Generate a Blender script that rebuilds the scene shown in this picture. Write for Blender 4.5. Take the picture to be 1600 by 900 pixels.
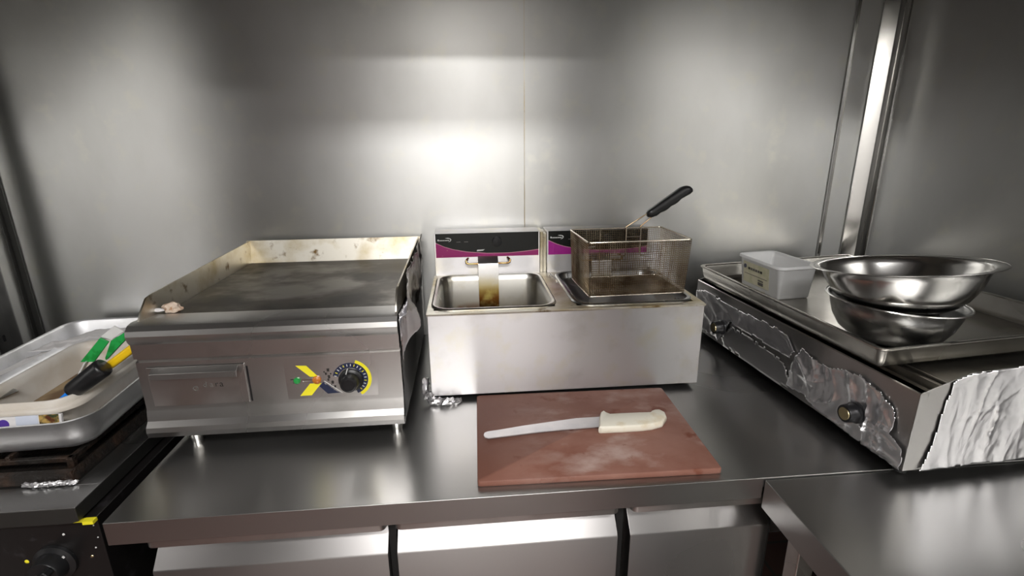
import bpy, bmesh, math, random
from mathutils import Vector, Matrix, noise
random.seed(7)
for o in list(bpy.data.objects): bpy.data.objects.remove(o)
SC = bpy.context.scene
COL = SC.collection
CT = 0.90                                   # height of the worktop above the floor; z below is measured from the worktop

# ------------------------------------------------------------------ camera
cam_d = bpy.data.cameras.new('camera'); cam = bpy.data.objects.new('camera', cam_d); COL.objects.link(cam)
F = Vector((0.08312091, 0.95569737, -0.28237113)); R = Vector((0.99592948, -0.08957813, -0.01001174)); U = Vector((0.03486247, 0.28038954, 0.959253))
cam.matrix_world = Matrix(((R.x, U.x, -F.x, 0), (R.y, U.y, -F.y, 0), (R.z, U.z, -F.z, 0.6056+CT), (0, 0, 0, 1)))
cam_d.sensor_width = 36; cam_d.lens = 788.61*36/1600; cam_d.clip_start = .02
SC.camera = cam
# ------------------------------------------------------------------ world, lights, exposure
SC.view_settings.view_transform = 'Standard'; SC.view_settings.look = 'None'
SC.view_settings.gamma = 1; SC.view_settings.use_curve_mapping = False
SC.view_settings.exposure = 0.12
w = bpy.data.worlds.new('world'); SC.world = w; w.use_nodes = True
w.node_tree.nodes['Background'].inputs[0].default_value = (.8, .85, .9, 1)
w.node_tree.nodes['Background'].inputs[1].default_value = 0.03
def area(name, loc, rot, sx, sy, power, color=(1, .985, .975)):
    l = bpy.data.lights.new(name, 'AREA'); l.shape = 'RECTANGLE'; l.size = sx; l.size_y = sy; l.energy = power; l.color = color
    o = bpy.data.objects.new(name, l); COL.objects.link(o); o.location = loc; o.rotation_euler = rot
    return o
CEIL = 2.55
LAMPS = [(-.05, -.70, 1.55, .30, 36), (.05, -1.95, 1.50, .30, 34), (-2.4, -1.2, 1.15, .28, 6)]
for x, y, sx, sy, p in LAMPS:
    area('ceiling_lamp_light', (x, y, CEIL-.075), (0, 0, 0), sx*.94, sy*.9, p)

# ------------------------------------------------------------------ materials
def mat(name, base=(.5, .5, .5), metal=0., rough=.5, aniso=0., tan=None, stain=None, bump=0., bscale=8., brush=None, trans=0., rvar=0., ior=1.45, coat=0., alpha=1, vor=None):
    """stain = list of (colour, scale, low, high, seed[, stretch]) mixed over the base by noise"""
    m = bpy.data.materials.new(name); m.use_nodes = True
    nt = m.node_tree; N = nt.nodes; L = nt.links; P = N['Principled BSDF']
    P.inputs['Base Color'].default_value = (*base, 1); P.inputs['Metallic'].default_value = metal; P.inputs['Roughness'].default_value = rough
    P.inputs['IOR'].default_value = ior; P.inputs['Transmission Weight'].default_value = trans; P.inputs['Coat Weight'].default_value = coat
    P.inputs['Alpha'].default_value = alpha
    tc = N.new('ShaderNodeTexCoord')
    def nz(scale, seed, stretch=(1, 1, 1), detail=5, rg=.55):
        mp = N.new('ShaderNodeMapping'); mp.inputs['Scale'].default_value = stretch; mp.inputs['Location'].default_value = (seed*3.1, seed*1.7, seed*.9)
        L.new(tc.outputs['Object'], mp.inputs['Vector'])
        n = N.new('ShaderNodeTexNoise'); n.inputs['Scale'].default_value = scale; n.inputs['Detail'].default_value = detail; n.inputs['Roughness'].default_value = rg
        L.new(mp.outputs[0], n.inputs['Vector']); return n.outputs['Fac']
    def ramp(fac, lo, hi, a=0., b=1.):
        r = N.new('ShaderNodeMapRange'); r.inputs['From Min'].default_value = lo; r.inputs['From Max'].default_value = hi
        r.inputs['To Min'].default_value = a; r.inputs['To Max'].default_value = b; L.new(fac, r.inputs['Value']); return r.outputs[0]
    cur = None
    for s in (stain or []):
        col, sc, lo, hi, seed = s[:5]; st = s[5] if len(s) > 5 else (1, 1, 1)
        f = ramp(nz(sc, seed, st), lo, hi)
        if len(s) > 6:                       # masked to a band of the object's own height / axis: (axis, from, to)
            ax, a0, a1 = s[6]
            sp = N.new('ShaderNodeSeparateXYZ'); L.new(tc.outputs['Object'], sp.inputs[0])
            g = ramp(sp.outputs[ax], a0, a1)
            mu = N.new('ShaderNodeMath'); mu.operation = 'MULTIPLY'; L.new(f, mu.inputs[0]); L.new(g, mu.inputs[1]); f = mu.outputs[0]
        mx = N.new('ShaderNodeMix'); mx.data_type = 'RGBA'
        L.new(f, mx.inputs['Factor'])
        if cur is None: mx.inputs['A'].default_value = (*base, 1)
        else: L.new(cur, mx.inputs['A'])
        mx.inputs['B'].default_value = (*col, 1); cur = mx.outputs['Result']
    if cur is not None: L.new(cur, P.inputs['Base Color'])
    if aniso:
        P.inputs['Anisotropic'].default_value = aniso
        c = N.new('ShaderNodeCombineXYZ')
        for i in range(3): c.inputs[i].default_value = (tan or (0, 0, 1))[i]
        L.new(c.outputs[0], P.inputs['Tangent'])
    if rvar:
        L.new(ramp(nz(4, 11, (1, 1, 1), 0), 0, 1, rough-rvar*1.6, rough+rvar*1.6), P.inputs['Roughness'])
    if bump or brush or vor:
        h = None
        prev = None
        def addb(src, strength, dist):
            nonlocal prev
            b = N.new('ShaderNodeBump'); b.inputs['Strength'].default_value = strength; b.inputs['Distance'].default_value = dist
            L.new(src, b.inputs['Height'])
            if prev is not None: L.new(prev, b.inputs['Normal'])
            prev = b.outputs[0]
        if bump: addb(nz(bscale, 5, (1, 1, 1), 3), bump, .02)
        if brush:
            st, sc, stg = brush; addb(nz(sc, 9, st, 2), stg, .001)
        if vor:
            v = N.new('ShaderNodeTexVoronoi'); v.feature = 'DISTANCE_TO_EDGE'; v.inputs['Scale'].default_value = vor[0]
            L.new(tc.outputs['Object'], v.inputs['Vector']); addb(v.outputs['Distance'], vor[1], .01)
        L.new(prev, P.inputs['Normal'])
    return m
M = {}
M['wall_steel'] = mat('wall_steel', (.66, .66, .65), 1, .35, .78, (0, 0, 1), rvar=.04,
    stain=[((.57, .57, .55), 3, .40, .7, 1, (1, 1, .5)), ((.68, .67, .61), 14, .55, .8, 2)])
M['top_steel'] = mat('worktop_steel', (.44, .435, .425), 1, .30, .6, (0, 1, 0), rvar=.04)
M['front_steel'] = mat('brushed_front_steel', (.60, .585, .57), 1, .30, .7, (0, 0, 1), rvar=.04,
    stain=[((.50, .49, .47), 10, .5, .7, 3)])
M['door_steel'] = mat('door_steel', (.45, .435, .43), 1, .30, .7, (0, 0, 1), rvar=.03)
M['steel'] = mat('satin_steel', (.62, .61, .59), 1, .27, rvar=.05, stain=[((.52, .51, .48), 12, .5, .7, 2)])
M['bright_steel'] = mat('polished_steel', (.72, .71, .69), 1, .14)
M['fryer_steel'] = mat('fryer_steel', (.61, .595, .60), 1, .38, .88, (0, 0, 1), rvar=.06, stain=[((.60, .57, .50), 14, .5, .7, 2), ((.52, .50, .49), 7, .52, .66, 6)])
M['greasy_steel'] = mat('grease_yellowed_steel', (.62, .59, .52), 1, .38, rvar=.05, stain=[((.40, .32, .17), 9, .45, .68, 3), ((.16, .10, .04), 26, .60, .72, 5)])
M['plate'] = mat('seasoned_griddle_plate', (.085, .072, .058), .85, .36, rvar=.08, bump=.01, bscale=30,
    stain=[((.30, .28, .25), 4.5, .50, .64, 4, (1, 1.6, 1)), ((.025, .020, .015), 6, .50, .62, 8)])
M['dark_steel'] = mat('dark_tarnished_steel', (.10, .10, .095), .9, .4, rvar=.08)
M['bowl_steel'] = mat('polished_bowl_steel', (.60, .59, .57), 1, .17, rvar=.03)
M['dull_bowl_steel'] = mat('dull_bowl_steel', (.36, .36, .355), 1, .27, rvar=.06)
M['tray_steel'] = mat('oven_tray_steel', (.56, .54, .50), 1, .28, rvar=.06, stain=[((.40, .38, .34), 8, .45, .7, 3)])
M['foil'] = mat('kitchen_foil', (.93, .92, .94), .95, .25)
M['foil_dull'] = mat('smooth_kitchen_foil', (.78, .77, .78), 1, .30, bump=.1, bscale=12)
M['foil_greasy'] = mat('greasy_foil', (.46, .43, .40), 1, .3, stain=[((.05, .03, .015), 24, .45, .6, 3)])
M['tin'] = mat('cast_aluminium', (.84, .84, .855), 1, .48, rvar=.05, bump=.02, bscale=12, stain=[((.60, .60, .60), 9, .5, .7, 3)])
M['black'] = mat('black_plastic', (.012, .012, .013), 0, .30)
M['black_matt'] = mat('black_rubber', (.01, .01, .01), 0, .6)
M['black_enamel'] = mat('black_enamel', (.010, .009, .009), 0, .28, stain=[((.03, .028, .03), 30, .6, .7, 2)])
M['burnt'] = mat('burnt_hob', (.02, .017, .015), .3, .42, bump=.4, bscale=40, stain=[((.05, .028, .018), 14, .5, .65, 3)])
M['panel_black'] = mat('glossy_black_panel', (.008, .009, .008), 0, .22)
M['magenta'] = mat('magenta_print', (.35, .022, .16), 0, .3, stain=[((.42, .05, .04), 5, .50, .62, 7, (1, 1, 1)), ((.50, .30, .22), 60, .64, .70, 2)])
M['magenta_clean'] = mat('violet_print', (.36, .015, .25), 0, .3)
M['pink'] = mat('pale_pink_line', (.70, .33, .40), 0, .4)
M['white_print'] = mat('pale_print', (.72, .72, .70), 0, .5)
M['yellow_print'] = mat('yellow_print', (.90, .80, .03), 0, .4)
M['navy_print'] = mat('navy_print', (.018, .025, .06), 0, .4, stain=[((.4, .4, .38), 90, .62, .66, 2)])
M['worn_print'] = mat('worn_black_print', (.025, .022, .02), 0, .5)
M['faded_print'] = mat('faded_print', (.16, .15, .14), .4, .5)
M['green_lens'] = mat('green_lens', (.02, .30, .06), 0, .2, coat=.5)
M['orange_lens'] = mat('orange_lens', (.55, .17, .02), 0, .2, coat=.5)
M['brass'] = mat('heat_browned_wire', (.42, .28, .12), 1, .3, stain=[((.20, .11, .04), 60, .45, .6, 3)])
M['basket'] = mat('basket_wire', (.36, .285, .19), 1, .34, stain=[((.20, .13, .07), 25, .45, .6, 3)])
M['basket_rim'] = mat('basket_rim_wire', (.62, .56, .46), 1, .25)
M['board'] = mat('brown_polyethylene', (.225, .098, .070), 0, .50, bump=.04, bscale=60,
    stain=[((.30, .155, .12), 6, .40, .62, 3, (1, 1.3, 1), (0, .02, .10)), ((.44, .32, .28), 9, .50, .72, 12, (1.0, 1.6, 1), (0, .06, .20)), ((.19, .066, .042), 14, .60, .66, 9)])
M['board'].node_tree.nodes['Principled BSDF'].inputs['Specular IOR Level'].default_value = .25
M['board_edge'] = mat('board_edge', (.30, .115, .07), 0, .4)
M['blade'] = mat('smeared_blade', (.60, .59, .60), .75, .38, stain=[((.66, .64, .64), 20, .45, .6, 3)])
M['handle_white'] = mat('ivory_plastic', (.82, .78, .66), 0, .35, stain=[((.74, .66, .50), 30, .55, .7, 3)])
M['tub_white'] = mat('clouded_white_plastic', (.72, .66, .58), 0, .38, trans=.12, stain=[((.52, .38, .24), 9, .56, .74, 3), ((.80, .76, .70), 14, .4, .6, 5)])
M['clear_plastic'] = mat('frosted_clear_plastic', (.93, .93, .925), 0, .34, trans=.38, ior=1.3, stain=[((.80, .66, .42), 26, .62, .72, 3, (1, 1, 1), (2, .04, 0.))])
M['paper'] = mat('white_film', (.78, .76, .76), 0, .45, bump=.3, bscale=30)
M['label'] = mat('cream_label', (.66, .62, .46), 0, .5, stain=[((.55, .54, .36), 40, .45, .6, 3)])
M['green'] = mat('green_plastic', (.02, .36, .075), 0, .35, stain=[((.01, .25, .04), 50, .5, .6, 3)])
M['yellow'] = mat('yellow_plastic', (.86, .55, .01), 0, .35)
M['blue'] = mat('blue_plastic', (.01, .22, .80), 0, .35)
M['crumb'] = mat('tissue_scrap', (.62, .50, .40), 0, .7, bump=.3, bscale=80, stain=[((.40, .22, .12), 60, .5, .6, 3)])
M['sauce'] = mat('brown_residue', (.16, .085, .03), 0, .35, stain=[((.38, .27, .14), 14, .45, .62, 3)])
M['gold'] = mat('gold_cap', (.62, .52, .30), 1, .25)
M['cream_paint'] = mat('cream_wall_paint', (.78, .77, .745), 0, .6)
M['dark_paint'] = mat('grey_ceiling_paint', (.22, .22, .22), 0, .7)
M['hood'] = mat('hood_steel', (.30, .29, .26), 1, .42, rvar=.05)
def tiles():
    m = bpy.data.materials.new('red_quarry_tiles'); m.use_nodes = True; nt = m.node_tree; N = nt.nodes; L = nt.links; P = N['Principled BSDF']
    tc = N.new('ShaderNodeTexCoord'); b = N.new('ShaderNodeTexBrick'); b.offset = 0
    b.inputs['Color1'].default_value = (.125, .066, .056, 1); b.inputs['Color2'].default_value = (.15, .080, .066, 1); b.inputs['Mortar'].default_value = (.08, .07, .06, 1)
    b.inputs['Scale'].default_value = 1; b.inputs['Brick Width'].default_value = .15; b.inputs['Row Height'].default_value = .15; b.inputs['Mortar Size'].default_value = .006
    L.new(tc.outputs['Object'], b.inputs['Vector']); L.new(b.outputs['Color'], P.inputs['Base Color']); P.inputs['Roughness'].default_value = .4
    return m
M['tiles'] = tiles()
def emis(name, col, s):
    m = bpy.data.materials.new(name); m.use_nodes = True; P = m.node_tree.nodes['Principled BSDF']
    P.inputs['Emission Color'].default_value = (*col, 1); P.inputs['Emission Strength'].default_value = s; P.inputs['Base Color'].default_value = (.8, .8, .8, 1)
    return m
M['diffuser'] = emis('lit_diffuser', (1, .97, .92), 3.)
M['tube'] = emis('lit_tube', (1, .96, .88), 14.)

# ------------------------------------------------------------------ helpers
ROOTS = {}
def link(o): COL.objects.link(o); return o
def thing(name, label, cat, loc=(0, 0, 0), rot=(0, 0, 0), group=None):
    o = link(bpy.data.objects.new(name, None)); o.empty_display_size = .05
    o.location = (loc[0], loc[1], loc[2]+CT); o.rotation_euler = rot
    o['label'] = label; o['category'] = cat
    if group: o['group'] = group
    return o
def tag(o, label, cat, group=None):
    o['label'] = label; o['category'] = cat
    if group: o['group'] = group
    return o
def obj(name, bm, m, parent=None, smooth=35, local=False, bevel=0, kind=None, thick=0, label=None):
    """bm is in worktop coordinates unless local (the parent's own frame)."""
    bmesh.ops.recalc_face_normals(bm, faces=bm.faces[:]) if not thick else None
    me = bpy.data.meshes.new(name)
    if parent is None:
        c = Vector((0, 0, 0))
        if not local:
            xs = [v.co for v in bm.verts]
            c = Vector(((min(v.x for v in xs)+max(v.x for v in xs))/2, (min(v.y for v in xs)+max(v.y for v in xs))/2, min(v.z for v in xs)))
            bmesh.ops.translate(bm, verts=bm.verts[:], vec=-c)
        o = bpy.data.objects.new(name, me); o.location = (c.x, c.y, c.z+CT)
    else:
        o = bpy.data.objects.new(name, me); o.parent = parent
        top = parent; 
        if not local:
            mw = Matrix.Identity(4); q = parent
            while q is not None:
                mw = Matrix.LocRotScale(q.location, q.rotation_euler, None) @ mw; q = q.parent
            bm.transform(mw.inverted() @ Matrix.Translation((0, 0, CT)))
    bm.to_mesh(me); bm.free()
    me.materials.append(M[m] if isinstance(m, str) else m)
    if smooth:
        me.polygons.foreach_set('use_smooth', [True]*len(me.polygons)); me.set_sharp_from_angle(angle=math.radians(smooth))
    link(o)
    if bevel:
        b = o.modifiers.new('bevel', 'BEVEL'); b.width = bevel; b.segments = 2; b.limit_method = 'ANGLE'; b.angle_limit = math.radians(40); b.harden_normals = True
    if thick:
        s = o.modifiers.new('solid', 'SOLIDIFY'); s.thickness = thick; s.offset = 0
    if kind: o['kind'] = kind
    if label: o['label'] = label
    return o
def struct(name, bm, m, **k): return obj(name, bm, m, kind='structure', **k)
def NB(): return bmesh.new()
def box(bm, x0, x1, y0, y1, z0, z1, mtx=None):
    vs = [bm.verts.new((x, y, z)) for x in (x0, x1) for y in (y0, y1) for z in (z0, z1)]
    for f in ((0, 1, 3, 2), (4, 6, 7, 5), (0, 4, 5, 1), (2, 3, 7, 6), (0, 2, 6, 4), (1, 5, 7, 3)): bm.faces.new([vs[i] for i in f])
    if mtx is not None: bmesh.ops.transform(bm, matrix=mtx, verts=vs)
    return bm
def hexa(bm, pts):
    """8 points: bottom loop 4, top loop 4"""
    vs = [bm.verts.new(p) for p in pts]
    for f in ((3, 2, 1, 0), (4, 5, 6, 7), (0, 1, 5, 4), (1, 2, 6, 5), (2, 3, 7, 6), (3, 0, 4, 7)): bm.faces.new([vs[i] for i in f])
    return bm
def prism(bm, poly, a, b, axis='y'):
    """extrude a 2-D polygon along an axis: 'y' -> poly (x,z); 'x' -> poly (y,z); 'z' -> poly (x,y)"""
    def P(p, t): return (p[0], t, p[1]) if axis == 'y' else ((t, p[0], p[1]) if axis == 'x' else (p[0], p[1], t))
    A = [bm.verts.new(P(p, a)) for p in poly]; B = [bm.verts.new(P(p, b)) for p in poly]
    bm.faces.new(A); bm.faces.new(B[::-1]); n = len(poly)
    for i in range(n): bm.faces.new((A[i], B[i], B[(i+1) % n], A[(i+1) % n]))
    return bm
def frame_of(d):
    d = d.normalized(); u = d.cross(Vector((0, 0, 1)))
    if u.length < 1e-3: u = d.cross(Vector((0, 1, 0)))
    u.normalize(); return u, d.cross(u).normalized()
def tube(bm, pts, r, seg=8, closed=False, r2=None):
    pts = [Vector(p) for p in pts]; n = len(pts); rings = []
    uprev = None
    for i, p in enumerate(pts):
        a = pts[(i-1) % n] if (closed or i > 0) else p; b = pts[(i+1) % n] if (closed or i < n-1) else p
        d = (b-a).normalized()
        if uprev is None: u, v = frame_of(d)
        else:
            u = (uprev-d*uprev.dot(d)).normalized(); v = d.cross(u)
        uprev = u
        rr = r if r2 is None else r+(r2-r)*i/(n-1)
        rings.append([bm.verts.new(p+(u*math.cos(t)+v*math.sin(t))*rr) for t in [2*math.pi*k/seg for k in range(seg)]])
    m = n if closed else n-1
    for i in range(m):
        A = rings[i]; B = rings[(i+1) % n]
        for k in range(seg): bm.faces.new((A[k], A[(k+1) % seg], B[(k+1) % seg], B[k]))
    if not closed: bm.faces.new(rings[0][::-1]); bm.faces.new(rings[-1])
    return bm
def cyl(bm, p0, p1, r, seg=24, r2=None): return tube(bm, [p0, p1], r, seg, r2=r2)
def rr(w, l, r, n=6, cx=0, cy=0):
    """rounded rectangle, centred, counter-clockwise"""
    r = max(min(r, w/2-1e-4, l/2-1e-4), 1e-4); out = []
    for sx, sy, a0 in ((1, -1, -90), (1, 1, 0), (-1, 1, 90), (-1, -1, 180)):
        for k in range(n+1):
            a = math.radians(a0+90*k/n); out.append((cx+sx*(w/2-r)+r*math.cos(a), cy+sy*(l/2-r)+r*math.sin(a)))
    return out
def loft(bm, loops, cap0=True, cap1=True):
    R_ = [[bm.verts.new(p) for p in lp] for lp in loops]; n = len(R_[0])
    for A, B in zip(R_, R_[1:]):
        for k in range(n): bm.faces.new((A[k], A[(k+1) % n], B[(k+1) % n], B[k]))
    if cap0: bm.faces.new(R_[0][::-1])
    if cap1: bm.faces.new(R_[-1])
    return bm
def pan(bm, w, l, r, prof, cx=0, cy=0, n=8):
    """prof = list of (outset, z); outset added to the half sizes. Closed surface from inside floor to outside floor."""
    return loft(bm, [[(x, y, z) for x, y in rr(w+2*o, l+2*o, r+o, n, cx, cy)] for o, z in prof])
def lathe(bm, prof, seg=64, c=(0, 0, 0)):
    loops = [[(c[0]+max(r, 1e-4)*math.cos(2*math.pi*k/seg), c[1]+max(r, 1e-4)*math.sin(2*math.pi*k/seg), c[2]+z) for k in range(seg)] for r, z in prof]
    return loft(bm, loops)
def inpoly(x, y, P):
    c = False; j = len(P)-1
    for i in range(len(P)):
        if (P[i][1] > y) != (P[j][1] > y) and x < (P[j][0]-P[i][0])*(y-P[i][1])/(P[j][1]-P[i][1])+P[i][0]: c = not c
        j = i
    return c
def crumple(x, y, seed, f=14., bias=0.):
    """folded, creased height field for foil: straight folds crossing at many angles, warped a little"""
    rnd = random.Random(seed); h = 0
    wx = noise.noise(Vector((x*f*.35, y*f*.35, seed)))*.06; wy = noise.noise(Vector((x*f*.35, y*f*.35, seed+9)))*.06
    for k in range(9):
        a = rnd.uniform(0, math.pi) if not bias else rnd.gauss(0, .45)
        ff = f*rnd.uniform(.5, 1.9); ph = rnd.uniform(0, 9)
        # each fold is local: it fades in and out along its length
        loc = max(0., noise.noise(Vector((x*f*.5+k*3.3, y*f*.5, seed+k)))*1.6+.35)
        q = ((x+wx)*math.cos(a)+(y+wy)*math.sin(a))*ff+ph; tr = abs((q % 2)-1)
        h += ((tr**1.5-.35)*.45 if k < 3 else tr**7*.75)*loc
    m = max(0., noise.noise(Vector((x*f*.4+5, y*f*.4, seed*2.)))+.45)
    for q, amp_ in ((1.5, .55), (3.4, .38), (7., .16)):
        d, _ = noise.voronoi(Vector((x*f*q+seed+wx*9, y*f*q*.7, seed+q))); h += amp_*m*d[0]*1.6
    return h*.5
def foil(bm, poly, fn, cell=.005, amp=.004, seed=1, f=14., edge=.35, bias=0.):
    """crumpled sheet inside a 2-D polygon; fn(u, v, h) -> 3-D"""
    us = [p[0] for p in poly]; vs = [p[1] for p in poly]
    nu = int((max(us)-min(us))/cell)+2; nv = int((max(vs)-min(vs))/cell)+2; g = {}
    def vert(i, j):
        if (i, j) not in g:
            u = min(us)+i*cell; v = min(vs)+j*cell
            g[i, j] = bm.verts.new(fn(u, v, amp*crumple(u, v, seed, f, bias)))
        return g[i, j]
    for i in range(nu):
        for j in range(nv):
            u = min(us)+(i+.5)*cell; v = min(vs)+(j+.5)*cell
            du = noise.noise(Vector((u*60, v*60, seed)))*cell*2*edge
            if inpoly(u+du, v+du, poly): bm.faces.new((vert(i, j), vert(i+1, j), vert(i+1, j+1), vert(i, j+1)))
    return bm
def blob(bm, c, r, seed=0, amp=.3, sub=3, sq=(1, 1, 1), f=2.):
    s = bmesh.ops.create_icosphere(bm, subdivisions=sub, radius=1)['verts']
    for v in s:
        d = v.co.copy(); k = 1+amp*noise.noise(d*f+Vector((seed*4.1, seed, 0)))+amp*.5*noise.noise(d*f*3+Vector((seed, 3, seed)))
        v.co = Vector((c[0]+d.x*r*k*sq[0], c[1]+d.y*r*k*sq[1], c[2]+d.z*r*k*sq[2]))
    return bm
def text(name, s, size, m, parent, origin, xdir, ydir, depth=.0004, font_shear=0):
    cu = bpy.data.curves.new(name, 'FONT'); cu.body = s; cu.size = size; cu.extrude = depth; cu.align_x = 'CENTER'; cu.align_y = 'CENTER'; cu.shear = font_shear; cu.resolution_u = 3
    t = bpy.data.objects.new(name, cu); COL.objects.link(t)
    dg = bpy.context.evaluated_depsgraph_get(); me = bpy.data.meshes.new_from_object(t.evaluated_get(dg))
    bpy.data.objects.remove(t)
    bm = NB(); bm.from_mesh(me)
    x = Vector(xdir).normalized(); y = Vector(ydir).normalized(); z = x.cross(y)
    bm.transform(Matrix(((x.x, y.x, z.x, origin[0]), (x.y, y.y, z.y, origin[1]), (x.z, y.z, z.z, origin[2]), (0, 0, 0, 1))))
    return obj(name, bm, m, parent, smooth=0)

# ------------------------------------------------------------------ room shell
YB = 1.5513; XL = -1.309; XR = 1.285; YF = -2.6; XFAR = -3.6
zf, zc = -CT, CEIL-CT
struct('floor', box(NB(), XFAR, XR, YF, YB, zf-.1, zf), 'tiles', local=True).location.z += 0
bpy.data.objects['floor'].location.z = CT
struct('ceiling', box(NB(), XFAR, XR, YF, YB, zc, zc+.1), 'dark_paint')
b = NB(); nx_, nz_ = 120, 60; gw = {}
for i in range(nx_+1):
    for j in range(nz_+1):
        x = XFAR-.1+(XR+.2-XFAR)*i/nx_; z = zf+(zc-zf)*j/nz_
        gw[i, j] = b.verts.new((x, YB+.0002+.0016*noise.noise(Vector((x*2.4, 3.3, z*1.5)))+.0005*noise.noise(Vector((x*6, 7.3, z*3)))+.001, z))
for i in range(nx_):
    for j in range(nz_): b.faces.new((gw[i, j], gw[i+1, j], gw[i+1, j+1], gw[i, j+1]))
e_ = bmesh.ops.extrude_face_region(b, geom=b.faces[:])
for v in e_['geom']:
    if isinstance(v, bmesh.types.BMVert): v.co.y = YB+.1
struct('wall_back', b, 'wall_steel')
struct('wall_right', box(NB(), XR, XR+.1, YF, YB, zf, zc), 'wall_steel')
struct('wall_left', box(NB(), XL-.05, XL, .35, YB, zf, zc), 'wall_steel')
struct('wall_front', box(NB(), XFAR, XR, YF-.1, YF, zf, zc), 'cream_paint')
struct('wall_far_left', box(NB(), XFAR-.1, XFAR, YF, YB, zf, zc), 'dark_paint')
# corner cover strips
b = NB(); prism(b, [(1.156, YB), (1.156, YB-.004), (1.162, YB-.006), (1.168, YB-.003), (1.168, YB)], -.02, zc, 'z'); struct('trim_1', b, 'bright_steel')
b = NB(); prism(b, [(1.238, YB), (1.238, YB-.003), (1.243, YB-.006), (XR-.010, YB-.020), (XR-.006, YB-.050), (XR-.002, YB-.055), (XR, YB-.055), (XR, YB)], -.02, zc, 'z'); struct('trim_2', b, 'bright_steel')
b = NB(); prism(b, [(XL, YB), (XL, YB-.016), (XL+.004, YB-.016), (XL+.006, YB-.006), (XL+.02, YB-.004), (XL+.02, YB)], -.02, zc, 'z'); struct('trim_3', b, 'dark_steel')
b = NB(); prism(b, [(.1752, YB+.002), (.1752, YB-.0008), (.1778, YB-.0008), (.1778, YB+.002)], .2, zc, 'z'); struct('trim_4', b, 'greasy_steel')
b = NB(); lathe(b, [(.0001, 0), (.0075, 0), (.0065, .003), (.003, .0048), (.0001, .005)], 16)
b.transform(Matrix.Translation((XR, 1.508, .668)) @ Matrix.Rotation(-math.pi/2, 4, 'Y'))
tag(obj('screw', b, 'bright_steel'), 'small domed screw in the right-hand steel wall beside the bright corner strip', 'screw')

# ceiling lights in the room behind the camera
for i, (x, y, sx, sy, p) in enumerate(LAMPS):
    t = thing('ceiling_light', ['ceiling light panel just behind the cooking bench', 'ceiling light panel near the cream wall', 'ceiling light panel in the side aisle'][i], 'light', (x, y, zc-.07))
    obj('housing', box(NB(), x-sx/2, x+sx/2, y-sy/2, y+sy/2, zc-.065, zc), 'cream_paint', t)
    obj('diffuser', box(NB(), x-sx*.48, x+sx*.48, y-sy*.46, y+sy*.46, zc-.07, zc-.065), 'diffuser', t)
# tube lamp on the wall facing the bench
t = thing('tube_lamp', 'lit tube lamp high on the cream wall facing the bench', 'light', (.0, YF+.04, 1.24))
obj('housing', box(NB(), -.50, .52, YF+.0005, YF+.05, 1.24, 1.30), 'cream_paint', t)
b = NB(); cyl(b, (-.46, YF+.045, 1.22), (.48, YF+.045, 1.22), .020, 16); obj('tube', b, 'tube', t)
# extraction canopy above the bench
t = thing('extraction_hood', 'stainless extraction canopy above the cooking bench', 'hood', (0, 1.07, 1.03))
b = NB()
hx0, hx1 = XL+.005, XR-.005
prism(b, [(.60, 1.03), (.625, 1.03), (.625, 1.46), (.90, 1.46), (YB-.03, 1.12), (YB-.002, 1.12), (YB-.002, 1.50), (.60, 1.50)], hx0, hx1, 'x')
obj('canopy', b, 'hood', t)
# unseen fridge block, added so the steel back wall reflects dark on the left
t = thing('added_dark_fridge', 'unseen tall fridge added across the room to darken reflections on the left', 'fridge', (-2.3, YF+.35, zf))
obj('body', box(NB(), -3.0, -1.65, YF+.001, YF+.7, zf, 1.15), 'dark_steel', t, bevel=.01)
b = NB(); box(b, -2.97, -2.34, YF+.7, YF+.73, zf+.1, 1.10); obj('door', b, 'front_steel', t, bevel=.004)
b = NB(); box(b, -2.31, -1.68, YF+.7, YF+.73, zf+.1, 1.10); obj('door', b, 'front_steel', t, bevel=.004)

t = thing('added_dark_cabinet', 'unseen dark tall cabinet added against the cream wall to darken reflections on the right', 'cabinet', (1.08, YF+.3, zf))  # added out of view: gives doors and back wall a dark right-hand reflection
obj('body', box(NB(), .86, XR-.01, YF+.001, YF+.55, zf, 1.25), 'dark_steel', t, bevel=.01)
obj('door', box(NB(), .88, XR-.03, YF+.55, YF+.57, zf+.1, 1.22), 'dark_paint', t, bevel=.004)

# ------------------------------------------------------------------ refrigerated bench with worktop
YC = .7523
X0, X1 = -.6225, .5308
t = thing('worktop', 'long stainless worktop carrying the griddle, the fryer and the brown board', 'worktop', (.3, 1.15, -.045))
b = NB(); yb_ = YB-.001; xr_ = XR-.001
vs = {}
def V_(x, y, z):
    k = (x, y, z)
    if k not in vs: vs[k] = b.verts.new(k)
    return vs[k]
def Fc(*p): b.faces.new([V_(*q) for q in p])
Fc((X0, YC, 0), (xr_, YC, 0), (xr_, yb_, 0), (X0, yb_, 0))
Fc((X0, YC, 0), (X0, YC, -.045), (X1, YC, -.045), (X1, YC, -.02), (xr_, YC, -.02), (xr_, YC, 0))
Fc((X0, YC, -.045), (X0, YC+.02, -.045), (X1, YC+.02, -.045), (X1, YC, -.045))
Fc((X0, YC+.02, -.045), (X0, YC+.02, -.02), (X1, YC+.02, -.02), (X1, YC+.02, -.045))
Fc((X1, YC, -.045), (X1, YC+.02, -.045), (X1, YC+.02, -.02), (X1, YC, -.02))
Fc((X0, YC+.02, -.02), (X0, yb_, -.02), (xr_, yb_, -.02), (xr_, YC, -.02), (X1, YC, -.02), (X1, YC+.02, -.02))
Fc((xr_, YC, 0), (xr_, YC, -.02), (xr_, yb_, -.02), (xr_, yb_, 0))
Fc((X0, yb_, 0), (xr_, yb_, 0), (xr_, yb_, -.02), (X0, yb_, -.02))
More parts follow.
